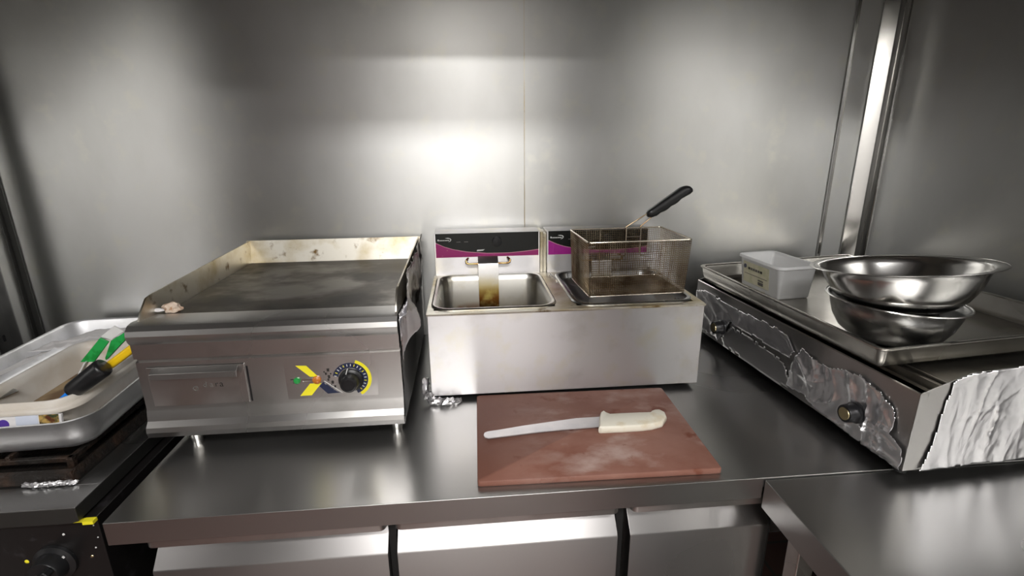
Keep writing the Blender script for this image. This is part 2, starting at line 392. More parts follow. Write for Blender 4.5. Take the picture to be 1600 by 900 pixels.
Fc((X0, YC, 0), (X0, yb_, 0), (X0, yb_, -.02), (X0, YC+.02, -.02), (X0, YC+.02, -.045), (X0, YC, -.045))
obj('top_panel', b, 'top_steel', t, bevel=.0012)
t = thing('refrigerated_counter', 'stainless under-counter fridge with three doors below the worktop', 'fridge', (0, 1.15, -CT))
b = NB(); box(b, X0+.045, .60, .811, 1.50, -.80, -.047); obj('body', b, 'dark_steel', t)
D = [(-.575, -.166), (-.150, .264), (.288, .565)]
for k, (a, c) in enumerate(D):
    b = NB(); loft(b, [[(x, y, -.0675) for x, y in rr(c-a, .05, .012, 4, (a+c)/2, .79)], [(x, y, -.0465) for x, y in rr(c-a, .05, .012, 4, (a+c)/2, .79)]])
    obj('top_rail', b, 'front_steel', t)
for k, (a, c) in enumerate(D):
    b = NB(); prism(b, [(.810, -.068), (.802, -.082), (.7685, -.1185), (.7665, -.122), (.7665, -.70), (.810, -.70)], a, c, 'x')
    d = obj('door', b, 'door_steel', t, bevel=.001)
    bb = NB(); box(bb, c+.001, c+.014, .785, .80, -.70, -.047); obj('gasket', bb, 'black_matt', d)
for x in (-.52, .50):
    b = NB(); cyl(b, (x, .86, -CT), (x, .86, -.80), .02, 16); obj('leg', b, 'steel', t)

# side bench to the right
t = thing('side_bench', 'stainless side bench on the right meeting the worktop at a corner', 'worktop', (.9, .1, -CT))
b = NB(); prism(b, [(.5312, -.003), (XR-.001, -.003), (XR-.001, -.03), (.555, -.03), (.555, -.063), (.5312, -.063)], -1.0, YC-.002, 'y'); obj('top_panel', b, 'top_steel', t, bevel=.0018)
for (x, y) in ((.590, .704), (1.24, .705), (.590, -.95), (1.24, -.95)):
    b = NB(); box(b, x-.017, x+.017, y-.017, y+.017, -CT, -.03); obj('leg', b, 'steel', t, bevel=.003)
b = NB(); box(b, .58, 1.26, -.97, .73, -.62, -.60); obj('lower_shelf', b, 'steel', t)

# ------------------------------------------------------------------ griddle
GX0, GX1, GY = -.6500, -.1450, .9587
t = thing('griddle', 'wide electric griddle with a dark flat plate and yellow-marked thermostat', 'griddle', ((GX0+GX1)/2, 1.24, 0))
# body cross-section (y, z)
prof = [(.955, .036), (.946, .040), (.942, .052), (.944, .062), (.953, .072), (.9570, .092), (.9587, .097), (.9587, .197), (.9650, .2), (.9650, .203), (.9560, .206), (.9545, .236),
        (.949, .243), (.946, .255), (.949, .265), (.958, .273), (.972, .276), (1.030, .272), (1.032, .262), (1.50, .262), (1.52, .262), (1.52, .036)]
b = NB(); prism(b, prof, GX0, GX1, 'x'); obj('body', b, 'front_steel', t, smooth=28)
b = NB(); box(b, GX0+.014, GX1-.008, 1.030, 1.503, .2615, .2655); obj('hot_plate', b, 'plate', t, bevel=.001)
b = NB()
prism(b, [(.975, .276), (.985, .290), (1.010, .312), (1.03, .3155), (1.52, .328), (1.52, .262), (.975, .262)], GX0+.010, GX0+.0135, 'x')
obj('splash_guard', b, 'greasy_steel', t)
b = NB(); prism(b, [(.975, .274), (.985, .290), (1.010, .312), (1.03, .3155), (1.52, .328), (1.52, .262), (.975, .262)], GX1-.0065, GX1-.003, 'x')
obj('splash_guard', b, 'greasy_steel', t)
b = NB(); hexa(b, [(GX0+.012, 1.504, .262), (GX1-.005, 1.504, .262), (GX1-.005, 1.522, .262), (GX0+.012, 1.522, .262), (GX0+.002, 1.522, .328), (GX1+.002, 1.522, .328), (GX1+.002, 1.526, .328), (GX0+.002, 1.526, .328)])
obj('splash_guard', b, 'greasy_steel', t)
for x, y in ((-.581, .985), (-.168, .985), (-.581, 1.46), (-.168, 1.46)):
    b = NB(); lathe(b, [(.0001, 0), (.0115, 0), (.0115, .010), (.013, .014), (.014, .022), (.014, .037), (.0001, .037)], 24, (x, y, 0)); obj('foot', b, 'bright_steel', t)
# drip drawer with folded lip
b = NB(); box(b, -.632, -.449, .9555, .9605, .103, .187); dr = obj('drawer', b, 'front_steel', t, bevel=.001)
b = NB(); prism(b, [(.9570, .187), (.9440, .1775), (.9425, .166), (.9437, .166), (.9452, .1765), (.9585, .1855)], -.622, -.4600, 'x')
obj('handle', b, 'front_steel', dr, bevel=.0006)
b = NB(); box(b, -.4478, -.4440, .9583, .9590, .104, .181); obj('slot', b, 'black', dr)
text('emblem', 'o', .022, 'faded_print', dr, (-.5475, .9552, .1405), (1, 0, .02), (0, 0, 1), .0002)
text('lettering', 'd', .0165, 'faded_print', dr, (-.5290, .9552, .1455), (1, 0, .02), (0, 0, 1), .0003)
text('lettering', 'a', .0165, 'faded_print', dr, (-.5170, .9552, .1455), (1, 0, .02), (0, 0, 1), .0003)
text('lettering', 'r', .0165, 'worn_print', dr, (-.5065, .9552, .1463), (1, 0, .02), (0, 0, 1), .0003)
text('lettering', 'a', .0185, 'worn_print', dr, (-.4975, .9552, .1463), (1, 0, .02), (0, 0, 1), .0003)
# printed marks and controls
yp = .9587
def decal(name, pts, m, parent, y=yp, d=.0006, **k):
    b = NB(); prism(b, pts, y-d, y+.0002, 'y'); return obj(name, b, m, parent, smooth=0, **k)
pl = obj('control_panel', box(NB(), -.375, -.195, yp-.0003, yp+.001, .103, .192), 'front_steel', t, smooth=0)
decal('chevron', [(-.3527, .1764), (-.3317, .1753), (-.3110, .1502), (-.3272, .1511)], 'yellow_print', pl)
decal('chevron', [(-.3290, .1356), (-.3063, .1357), (-.3283, .1096), (-.3511, .1095)], 'yellow_print', pl)
decal('flash', [(-.3023, .1384), (-.2783, .1160), (-.2700, .1125), (-.2963, .1115), (-.3109, .1288)], 'navy_print', pl)
decal('flash_line', [(-.3010, .1400), (-.2990, .1400), (-.2660, .1120), (-.2680, .1120)], 'white_print', pl, d=.0008)
b = NB(); 
for (x, r, m, nm) in ((-.3530, .0068, 'green_lens', 'green_lamp'), (-.3143, .0085, 'orange_lens', 'orange_lamp')):
    b = NB(); lathe(b, [(.0001, 0), (r, 0), (r, .003), (r*.7, .0055), (.0001, .0065)], 24); b.transform(Matrix.Translation((x, yp, .1437)) @ Matrix.Rotation(math.pi/2, 4, 'X')); obj(nm, b, m, pl)
b = NB(); loft(b, [[(-.3300+x, yp+.0001, .1433+z) for x, z in rr(.030, .0085, .0042, 5)], [(-.3300+x, yp-.0016, .1433+z) for x, z in rr(.030, .0085, .0042, 5)], [(-.3300+x, yp-.0016, .1433+z) for x, z in rr(.025, .0045, .0022, 5)], [(-.3300+x, yp-.0004, .1433+z) for x, z in rr(.025, .0045, .0022, 5)]])
obj('switch', b, 'steel', pl)
b = NB(); box(b, -.366, -.357, yp-.0005, yp, .1455, .1475); box(b, -.362, -.3585, yp-.0005, yp, .138, .1395); obj('worn_mark', b, 'worn_print', pl, smooth=0)
kc = (-.2480, .1425)
def arc(r0, r1, a0, a1, n=26): return [(kc[0]+r1*math.cos(math.radians(a0+(a1-a0)*k/n)), kc[1]+r1*math.sin(math.radians(a0+(a1-a0)*k/n))) for k in range(n+1)] + [(kc[0]+r0*math.cos(math.radians(a1-(a1-a0)*k/n)), kc[1]+r0*math.sin(math.radians(a1-(a1-a0)*k/n))) for k in range(n+1)]
b = NB(); n = 22
A = arc(.0355, .0420, -62, 72); prism(b, A, yp-.0005, yp+.0001, 'y'); obj('dial_ring', b, 'yellow_print', pl, smooth=0)
b = NB(); prism(b, arc(.0240, .0350, -70, 168, 40), yp-.0006, yp+.0001, 'y'); obj('dial_scale', b, 'navy_print', pl, smooth=0)
for k in range(17):
    a = math.radians(-50+k*13.5); r0, r1 = .0275, .0325
    bb = NB(); cx, cz = kc[0]+(r0+r1)/2*math.cos(a), kc[1]+(r0+r1)/2*math.sin(a); w_ = .0007
    mm = Matrix.Translation((cx, 0, cz)) @ Matrix.Rotation(-a, 4, 'Y')
    box(bb, -.0024, .0024, yp-.0009, yp-.0003, -w_, w_, mm); obj('scale_mark', bb, 'yellow_print' if k % 3 == 0 else 'white_print', pl, smooth=0)
for k, (x, z) in enumerate(((-.2985, .160), (-.2955, .156), (-.2900, .149), (-.2860, .1555), (-.2920, .1425), (-.2840, .1365), (-.2870, .130), (-.2800, .1270), (-.2905, .164))):
    bb = NB(); s = .0012+.0006*(k % 3); box(bb, x-s, x+s, yp-.0005, yp, z-s*1.4, z+s*1.4); obj('worn_mark', bb, 'worn_print', pl, smooth=0)
b = NB(); lathe(b, [(.0001, 0), (.0245, 0), (.0245, .004), (.0225, .006), (.0185, .0075), (.0170, .024), (.0158, .0262), (.0120, .0268), (.0112, .0255), (.0001, .0255)], 40)
b.transform(Matrix.Translation((kc[0]+.001, yp-.0006, kc[1]-.002)) @ Matrix.Rotation(math.pi/2, 4, 'X')); kn = obj('knob', b, 'black', t)
b = NB(); box(b, -.0008, .0008, -.007, 0, -.006, .006, Matrix.Translation((kc[0]-.004, yp-.005, kc[1]+.0190)) @ Matrix.Rotation(.3, 4, 'Y')); obj('pointer', b, 'white_print', kn)
# foil wrapped over the right splash guard
def gfoil(u, v, h): return (GX1+.006+abs(h)*1.2+(.012 if v > .27 else 0)*max(0, 1-abs(u-.99)/.1), u, v)
b = NB(); foil(b, [(.955, .24), (.952, .262), (.975, .282), (1.015, .318), (1.11, .322), (1.10, .29), (1.06, .262), (1.04, .24), (1.01, .215), (.985, .205)], gfoil, .004, .008, 3, 16.); obj('foil_wrap', b, 'foil', t, thick=.0004)
def gfoil2(u, v, h): return (GX1+.003+abs(h)*1.1, u, v)
b = NB(); foil(b, [(1.06, .22), (1.08, .326), (1.30, .329), (1.518, .336), (1.522, .24), (1.3, .20)], gfoil2, .006, .009, 8, 12.); obj('foil_wrap', b, 'foil_greasy', t, thick=.0004)
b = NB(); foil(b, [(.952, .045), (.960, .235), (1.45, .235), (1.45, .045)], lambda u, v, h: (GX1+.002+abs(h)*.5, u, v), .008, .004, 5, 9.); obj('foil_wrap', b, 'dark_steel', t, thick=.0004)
def flap(u, v, h):
    k = u/.075; return (GX1+.001+.037*k*min(1, max(.3, (v-.17)/.06))+h*.4, .955+.075*k, v-h)
b = NB(); foil(b, [(.002, .235), (.004, .275), (.020, .292), (.040, .300), (.060, .272), (.074, .240), (.070, .222), (.045, .205), (.030, .190), (.012, .178)], flap, .0025, .0075, 12, 26.); obj('foil_flap', b, 'foil', t, thick=.0004, smooth=20)
# scrap on griddle edge
b = NB(); blob(b, (-.612, 1.045, .2795), .016, 3, .35, 3, (1.1, .7, .75)); tag(obj('food_scrap', b, 'crumb'), 'beige crumpled scrap lying at the front left corner of the griddle plate', 'scrap')
b = NB(); blob(b, (-.634, 1.032, .2800), .009, 6, .25, 3, (1.5, .6, .45)); tag(obj('food_scrap', b, 'paper'), 'small flat white scrap lying left of the beige one on the griddle', 'scrap')
# foil scrap between griddle and fryer
b = NB()
def path_foil(bm, pts, r, seed):
    n = 14; P_ = [Vector(p) for p in pts]; k = 0
    rings = []
    tot = 26
    for i in range(tot+1):
        f = i/tot*(len(P_)-1); a = min(int(f), len(P_)-2); c = P_[a].lerp(P_[a+1], f-a)
        ring = []
        for j in range(n):
            t_ = 2*math.pi*j/n; q = Vector((math.cos(t_)*.6, math.cos(t_)*.8, math.sin(t_)*.75))
            rad = r*(1+.75*noise.noise(Vector((i*.55, j*.9 if j < n else 0, seed))))*(.25 if i in (0, tot) else 1)
            p = c+q*rad; p.z = max(p.z, .0006); ring.append(p)
        rings.append(ring)
    loft(bm, rings)
path_foil(b, [(-.116, 1.125, .050), (-.113, 1.108, .022), (-.097, 1.090, .009), (-.062, 1.086, .007), (-.030, 1.090, .005)], .0115, 4)
tag(obj('foil_scrap', b, 'foil', smooth=12), 'twisted strip of crumpled foil on the worktop between griddle and fryer', 'foil')

# ------------------------------------------------------------------ twin fryer
FX0, FX1, FY, FT = -.1005, .5605, 1.1055, .2245
t = thing('twin_fryer', 'twin-tank electric countertop fryer with black and magenta control panels', 'fryer', ((FX0+FX1)/2, 1.3, 0))
# body with two openings: front, sides, back, bottom and a top deck cut around the tanks
TY0, TY1 = 1.128, 1.432
T1 = (-.086, .201); T2 = (.254, .541)
b = NB(); box(b, FX0, FX1, FY, FY+.004, .014, FT-.004)
box(b, FX0, FX0+.004, FY+.004, 1.50, .014, FT-.004); box(b, FX1-.004, FX1, FY+.004, 1.50, .014, FT-.004); box(b, FX0+.004, FX1-.004, 1.496, 1.50, .014, FT-.004); box(b, FX0+.004, FX1-.004, FY+.004, 1.496, .014, .018)
obj('body', b, 'fryer_steel', t, bevel=.0012)
# deck
b = NB()
for x0, x1, y0, y1 in ((FX0-.002, FX1+.002, FY-.003, TY0), (FX0-.002, FX1+.002, TY1, 1.45), (FX0-.002, T1[0], TY0, TY1), (T1[1], T2[0], TY0, TY1), (T2[1], FX1+.002, TY0, TY1)):
    box(b, x0, x1, y0, y1, FT-.006, FT-.001)
obj('deck', b, 'greasy_steel', t, bevel=.0006)
for k, (a, c) in enumerate((T1, T2)):
    w_, l_ = c-a, TY1-TY0; cx, cy = (a+c)/2, (TY0+TY1)/2
    b = NB(); dz = .165 if k == 0 else .030
    pan(b, w_, l_, .040, [(-.050, FT-dz), (-.032, FT-dz+.003), (-.018, FT-dz+.016), (-.010, FT-.014), (-.006, FT-.003), (-.002, FT+.003), (.004, FT+.0035), (.008, FT+.001), (.008, FT-.0015), (.001, FT-.0015), (-.004, FT-.010), (-.008, FT-dz-.001), (-.03, FT-dz-.003), (-.05, FT-dz-.003)], cx, cy)
    tk = obj('tank' if k == 0 else 'lid', b, M['tank'] if 'tank' in M else mat('tank_steel', (.52, .51, .48), 1, .30, rvar=.05, stain=[((.20, .09, .03), 16, .50, .62, 3, (1, 1, 1), (2, .150, .126)), ((.40, .37, .30), 8, .5, .65, 7)]) if k == 0 else 'dull_bowl_steel', t)
for x in (.238,):
    b = NB(); tube(b, [(x-.006, 1.40, FT), (x-.006, 1.40, FT+.008), (x+.002, 1.33, FT+.008), (x+.002, 1.33, FT)], .002, 6); obj('clip', b, 'bright_steel', t)
# control heads
def head(x0, x1, clean, stained):
    y0 = 1.450; yb = 1.530
    b = NB(); prism(b, [(y0-.004, FT-.002), (y0, .274), (y0+.003, .3462), (y0+.005, .3466), (yb, .3466), (yb, FT-.002)], x0, x1, 'x')
    h = obj('control_head', b, 'fryer_steel', t, bevel=.001)
    def F_(s): return (y0+.0025*s)
    z0, z1 = .2765, .3462
    def pt(x, z, d): return (x, y0+.003*(z-.274)/.0715-d, z)
    def sheet(name, poly, m, d=.0008, par=h, th=.0006):
        b = NB(); A = [b.verts.new(pt(x, z, d)) for x, z in poly]; B = [b.verts.new(pt(x, z, d-th)) for x, z in poly]
        b.faces.new(A); b.faces.new(B[::-1])
        for i in range(len(poly)): b.faces.new((A[i], B[i], B[(i+1) % len(poly)], A[(i+1) % len(poly)]))
        return obj(name, b, m, par, smooth=0)
    xa, xb = x0+.004, x1-.004; n = 24
    KP = [(0, .3205), (.08, .3090), (.16, .3010), (.3, .2925), (.5, .2870), (.7, .2865), (.85, .2895), (1.01, .2950)]
    def cz(s):
        for (a, za), (c_, zc_) in zip(KP, KP[1:]):
            if a <= s <= c_: return za+(zc_-za)*(s-a)/(c_-a)
    curve = [(xa+(xb-xa)*k/n, cz(k/n)) for k in range(n+1)]
    top = sheet('black_panel', curve+[(xb, z1), (xa, z1)], 'panel_black')
    sheet('magenta_band', [(xa, z0), (xb, z0)]+curve[::-1], clean)
    sheet('pink_line', curve+[(x, z-.0016) for x, z in curve[::-1]], 'pink', d=.0012)
    # brand lettering and swoosh (too small to read), indicator marks, plate
    x = x0+.010
    for k in range(9):
        wl = (.0038, .0022, .0030, .0026, .0034, .0020, .0030, .0024, .0030)[k]
        sheet('lettering', [(x, .3255), (x+wl, .3255), (x+wl, .3255+(.0026 if k else .0045)), (x, .3255+(.0026 if k else .0045))], 'white_print', d=.0014, par=top); x += wl+.0010
    sw = [(x0+.032, .3335), (x0+.040, .3345), (x0+.0475, .3325), (x0+.0500, .3285), (x0+.0470, .3240), (x0+.0405, .3215), (x0+.0455, .3250), (x0+.0475, .3285), (x0+.0450, .3315), (x0+.0390, .3322)]
    sheet('swoosh', sw, 'white_print', d=.0014, par=top)
    for dx in (.064, .086): sheet('indicator_mark', [(x0+dx, .3205), (x0+dx+.012, .3205), (x0+dx+.012, .3222), (x0+dx, .3222)], 'faded_print', d=.0014, par=top)
    sheet('plate', [(x0+.122, .2930), (x0+.140, .2940), (x0+.146, .2980), (x0+.124, .2972)], 'white_print', d=.0014, par=top)
    b = NB(); lathe(b, [(.0001, 0), (.014, 0), (.013, .012), (.0001, .013)], 28); b.transform(Matrix.Translation(pt(x0+.182, .321, .001)) @ Matrix.Rotation(math.pi/2, 4, 'X')); kn = obj('knob', b, 'black', h)
    return h
h1 = head(-.0985, .2100, 'magenta', True)
h2 = head(.2310, .5395, 'magenta_clean', False)
for (x0, x1) in ((.2108, .2200), (.2200, .2302)):
    b = NB(); box(b, x0, x1, 1.452, 1.53, FT-.002, .345 if x0 < .215 else .340); obj('side_post', b, 'greasy_steel', t, bevel=.001)
# heating element bracket and brackets
def element(cx, long):
    b = NB(); yb = 1.4200
    prism(b, [(yb+.030, .279), (yb+.001, .262), (yb, .259), (yb-.010, .10 if long else .2), (yb-.0085, .10 if long else .2), (yb+.0015, .258), (yb+.0025, .2605), (yb+.030, .2775)], cx-.029, cx+.029, 'x')
    m = mat('scorched_cover', (.62, .61, .60), 1, .33, stain=[((.55, .44, .14), 9, .28, .42, 3, (1, 1, 1), (2, .235, .180)), ((.22, .09, .02), 30, .30, .50, 5, (1, 1, 1), (2, .200, .160)), ((.03, .012, .006), 36, .38, .52, 6, (1, 1, 1), (2, .158, .128))])
    e = obj('element_cover', b, m, t)
    # object origin is the thing's origin, so heights above are measured from the worktop
    for s in (-1, 1):
        b = NB(); tube(b, [(cx+s*.028, yb+.004, .2615), (cx+s*.056, yb+.004, .2615), (cx+s*.063, yb+.006, .264), (cx+s*.064, yb+.008, .270), (cx+s*.0605, yb+.016, .2725), (cx+s*.058, yb+.030, .2725)], .0030, 10); obj('bracket', b, 'brass', t)
element(.0555, True)
element(.3900, False)
for x, y in ((FX0+.05, FY+.05), (FX1-.05, FY+.05), (FX0+.05, 1.45), (FX1-.05, 1.45)):
    b = NB(); cyl(b, (x, y, 0), (x, y, .015), .016, 16); obj('foot', b, 'black_matt', t)

# ------------------------------------------------------------------ frying basket
BW, BD, BH = .257, .185, .136
t = thing('fryer_basket', 'rectangular wire frying basket with a black grip resting on the right tank', 'basket', (.410, 1.255, FT+.0075), (0, 0, .036))
def bpt(u, v, wz):        # u,v in -.5..5 ; wz 0..1
    s = 1-.05*(1-wz); return Vector((u*BW*s, v*BD*s, wz*BH))
rw = .0006
def wires(name, A, Bv, Cv, na, nb, dish=0):
    """grid of thin wires on patch A + s*B + t*C"""
    b = NB()
    for k in range(na+1):
        s = k/na; tube(b, [A+Bv*s, A+Bv*s+Cv], rw, 4)
    for k in range(nb+1):
        s = k/nb; tube(b, [A+Cv*s, A+Cv*s+Bv], rw, 4)
    return obj(name, b, 'basket', t, local=True, smooth=0)
p = .0053
c = {(i, j, k): bpt(i-.5, j-.5, k) for i in (0, 1) for j in (0, 1) for k in (0, 1)}
def side(name, i0, j0, i1, j1, L_):
    b = NB(); a0, a1, b0, b1 = c[i0, j0, 0], c[i1, j1, 0], c[i0, j0, 1], c[i1, j1, 1]; na = int(L_/p); nb = int(BH/p)
    for k in range(na+1): s = k/na; tube(b, [a0.lerp(a1, s), b0.lerp(b1, s)], rw, 4)
    for k in range(nb+1): s = k/nb; tube(b, [a0.lerp(b0, s), a1.lerp(b1, s)], rw, 4)
    obj(name, b, 'basket', t, local=True, smooth=0)
side('front_mesh', 0, 0, 1, 0, BW); side('back_mesh', 0, 1, 1, 1, BW); side('side_mesh', 0, 0, 0, 1, BD); side('side_mesh', 1, 0, 1, 1, BD)
b = NB(); na, nb = int(BW/p), int(BD/p)
for k in range(na+1): s = k/na; tube(b, [c[0, 0, 0].lerp(c[1, 0, 0], s), c[0, 1, 0].lerp(c[1, 1, 0], s)], rw, 4)
for k in range(nb+1): s = k/nb; tube(b, [c[0, 0, 0].lerp(c[0, 1, 0], s), c[1, 0, 0].lerp(c[1, 1, 0], s)], rw, 4)
obj('bottom_mesh', b, 'basket', t, local=True, smooth=0)
for z, nm, r_ in ((1, 'top_rim', .0022), (0, 'bottom_rim', .0016)):
    s = 1-.05*(1-z); b = NB(); tube(b, [(x, y, z*BH+(0 if z else .0006)) for x, y in rr(BW*s+.002, BD*s+.002, .008, 4)], r_, 8, closed=True); obj(nm, b, 'basket_rim', t, local=True)
b = NB()
for x in (-.055, .0): tube(b, [(x, -BD/2*.95, -.001), (x, BD/2*.95, -.001)], .0014, 6)
obj('base_wire', b, 'basket_rim', t, local=True)
# uprights and inner hooks, handle
HP = []
gx = (.028, .069)
for x, s in ((gx[0], -1), (gx[1], 1)):
    b = NB(); yb = BD/2-.004; tube(b, [(x+s*.010, yb-.014, .062), (x+s*.003, yb-.006, .060), (x, yb-.002, .066), (x, yb, BH+.002)], .0017, 8); obj('upright', b, 'basket_rim', t, local=True)
b = NB(); tube(b, [(gx[0], BD/2-.006, .112), (gx[1], BD/2-.006, .112)], .0015, 6); obj('cross_wire', b, 'basket_rim', t, local=True)
b = NB(); tube(b, [(-.045, BD/2-.003, .01), (-.045, BD/2-.002, BH)], .0013, 6); tube(b, [(-.085, BD/2-.003, .01), (-.085, BD/2-.002, BH)], .0013, 6); obj('stiffener', b, 'basket_rim', t, local=True)
ax = Vector((.852, .10, .515)).normalized()
g0 = Vector((.088, BD/2+.004, BH+.033))
nrm = Vector((-.515, 0, .852)); nrm = (nrm-ax*nrm.dot(ax)).normalized(); sd = ax.cross(nrm)
b = NB(); tube(b, [(gx[0], BD/2-.002, BH-.012), (gx[0], BD/2, BH+.003), g0+nrm*.004, g0+ax*.03+nrm*.006], .0018, 8)
tube(b, [(gx[1], BD/2-.002, BH-.012), (gx[1], BD/2, BH+.003), g0+Vector((.016, 0, -.003)), g0+ax*.03-nrm*.002], .0018, 8)
obj('handle_wire', b, 'basket', t, local=True)
b = NB(); loops = []; LH = .148; n = 30
for i in range(n+1):
    s = i/n; x = s*LH
    up = .0105+.003*s; dn = .0115+.0045*math.sin(s*math.pi)+.0026*abs(math.sin(s*math.pi*4.2))*(1 if .12 < s < .92 else .3)
    wd = .0115+.002*s
    e = 1.0
    if s < .06: e = .55+.45*s/.06
    if s > .90: e = math.sqrt(max(0, 1-((s-.90)/.105)**2))
    drop = -.010*max(0, (s-.80)/.2)**1.5
    cpt = g0+ax*x+nrm*drop
    lp = []
    for k in range(16):
        a = 2*math.pi*k/16; ca, sa = math.cos(a), math.sin(a)
        ca = math.copysign(abs(ca)**.7, ca); sa = math.copysign(abs(sa)**.7, sa)
        lp.append(cpt+sd*(wd*e*ca)+nrm*((up if sa > 0 else dn)*e*sa))
    loops.append(lp)
loft(b, loops); gp = obj('grip', b, 'black', t, local=True, smooth=60)

# ------------------------------------------------------------------ board and knife
th = -.0187; W, Dp = .457, .322
t = thing('cutting_board', 'brown plastic cutting board with pale scuffs lying before the fryer', 'board', (.0015, .78, 0), (0, 0, th))
b = NB(); loft(b, [[(x, y, z) for x, y in rr(W-2*i, Dp-2*i, .006, 4, W/2, Dp/2)] for z, i in ((0, .0015), (.0015, 0), (.0105, 0), (.012, .0012))])
obj('slab', b, 'board', t, local=True, smooth=50)
t = thing('bread_knife', 'long knife with a white handle lying across the brown board', 'knife', (.25, .94, .012))
HO = [(.2856, .9743), (.2900, .9670), (.2960, .9600), (.3200, .9600), (.3631, .9590), (.3854, .9575), (.3900, .9630), (.3990, .9670), (.4103, .9660), (.4178, .9536), (.4150, .9360), (.3980, .9150), (.3720, .9070), (.3447, .9045), (.3037, .9049), (.2631, .9058), (.2575, .9100), (.2640, .9300), (.2700, .9520), (.2770, .9690)]
def inset(P_, k):
    cx = sum(p[0] for p in P_)/len(P_); cy = sum(p[1] for p in P_)/len(P_); out = []
    n = len(P_)
    for i in range(n):
        a = Vector(P_[i-1]); c_ = Vector(P_[(i+1) % n]); d = (c_-a).normalized(); nn = Vector((-d.y, d.x))
        if nn.dot(Vector((cx, cy))-Vector(P_[i])) < 0 and k: 
            nn2 = nn
            # keep orientation consistent with polygon winding
        out.append((P_[i][0]+d.y*k, P_[i][1]-d.x*k))
    return out
b = NB(); loft(b, [[(x, y, z) for x, y in inset(HO, k)] for z, k in ((.0125, .003), (.0145, .001), (.0185, 0), (.0235, .0003), (.0265, .0012), (.0285, .0026), (.0293, .0040))])
obj('handle', b, 'handle_white', t, smooth=32)
BL = [(.2811, .9655), (.2225, .9650), (.1641, .9565), (.1071, .9480), (.0513, .9370), (.0268, .9330), (.0200, .9290), (.0178, .9210), (.0200, .9120), (.0270, .9079), (.0763, .9135), (.1306, .9197), (.1856, .9237), (.2689, .9267)]
b = NB(); loft(b, [[(x, y, z) for x, y in inset(BL, k)] for z, k in ((.0160, .0), (.0180, 0), )])
obj('blade', b, 'blade', t, smooth=0)

# ------------------------------------------------------------------ foil wrapped warmer, its tray and what stands on it
ang = math.atan2(.053, .75)
t = thing('countertop_warmer', 'low stainless hot plate wrapped in kitchen foil along the right wall', 'warmer', (.768, .717, 0), (0, 0, ang))
# local frame: x to the right (depth of the unit), y along its length away from the viewer
LU, WU = .755, .46
b = NB(); box(b, .0015, .40, .002, LU-.002, .022, .160); box(b, .40, WU, .002, LU-.002, .022, .185); obj('body', b, 'front_steel', t, local=True, bevel=.001)
b = NB(); prism(b, [(0, .108), (0, .176), (.002, .178), (.017, .178), (.017, .161), (.0155, .161), (.0155, .1765), (.002, .1765), (.0013, .1755), (.0013, .108)], 0, LU, 'y'); obj('front_flange', b, 'front_steel', t, local=True, smooth=30)
for y0 in (0., LU-.002):
    b = NB(); prism(b, [(0, .022), (0, .176), (.003, .178), (.052, .194), (.058, .196), (.095, .2085), (.20, .2125), (WU, .222), (WU, .022)], y0, y0+.002, 'y')
    obj('end_panel', b, 'front_steel', t, local=True, bevel=.0006)
b = NB(); box(b, .022, .045, .004, LU-.004, .160, .170); box(b, .052, .060, .004, LU-.004, .160, .182); box(b, .066, .40, .004, LU-.004, .160, .186); box(b, .41, .44, .004, LU-.004, .185, .197); obj('rail', b, 'tray_steel', t, local=True, bevel=.001)
for x, y in ((.03, .03), (.03, LU-.03), (WU-.03, .03), (WU-.03, LU-.03), (.27, .03)):
    b = NB(); cyl(b, (x, y, 0), (x, y, .0225), .011, 16); obj('foot', b, 'black_matt', t, local=True)
ff = lambda u, v, h: (-.0025-abs(h), u, v)
A_ = [(.312, .036), (.300, .100), (.280, .146), (.255, .142), (.225, .134), (.1926, .138), (.150, .152), (.1141, .156), (.070, .145), (.037, .1265), (.031, .100), (.0334, .0823), (.020, .075), (.004, .066), (.002, .023), (.090, .023), (.170, .030), (.230, .034), (.250, .044)]
b = NB(); foil(b, A_, ff, .0030, .0105, 2, 19.); obj('foil_sheet', b, 'foil', t, local=True, thick=.0003, smooth=24)
B_ = [(.315, .105), (.45, .110), (.50, .104), (.56, .108), (.60, .036), (.70, .036), (.745, .030), (.748, .145), (.70, .158), (.62, .156), (.52, .152), (.42, .160), (.33, .158), (.30, .13)]
b = NB(); foil(b, B_, lambda u, v, h: (-.003-h*.8, u, v), .0040, .0060, 6, 20.); obj('foil_sheet', b, 'foil_greasy' if False else 'foil', t, local=True, thick=.0003)
C_ = [(.300, .040), (.330, .085), (.42, .094), (.55, .096), (.595, .05), (.58, .028), (.33, .025)]
b = NB(); foil(b, C_, lambda u, v, h: (-.0018-h*.3, u, v), .006, .0020, 4, 10.); obj('foil_sheet', b, 'foil_dull', t, local=True, thick=.0003)
E_ = [(.031, .021), (.040, .050), (.046, .083), (.049, .110), (.051, .150), (.058, .176), (.060, .198), (.0745, .203), (.096, .2105), (.20, .2155), (.33, .221), (WU-.002, .224), (WU-.002, .021), (.24, .021), (.17, .023)]
def ef(u, v, h): return (u, -.003-abs(h), v)
b = NB(); foil(b, E_, ef, .0030, .0060, 9, 19., bias=1); obj('foil_sheet', b, 'foil', t, local=True, thick=.0003, smooth=24)
def knob(y, z, tilt=0):
    b = NB(); lathe(b, [(.0001, 0), (.0215, 0), (.0215, .004), (.0190, .006), (.0180, .024), (.0170, .026), (.0001, .026)], 32)
    b.transform(Matrix.Translation((-.004, y, z)) @ Matrix.Rotation(-math.pi/2, 4, 'Y')); k = obj('knob', b, 'black', t, local=True)
    b = NB(); lathe(b, [(.0001, 0), (.0130, 0), (.0125, .0012), (.0001, .0014)], 28); b.transform(Matrix.Translation((-.030, y, z)) @ Matrix.Rotation(-math.pi/2, 4, 'Y')); obj('cap', b, 'gold', k, local=True)
knob(.113, .0775); knob(.594, .0790)
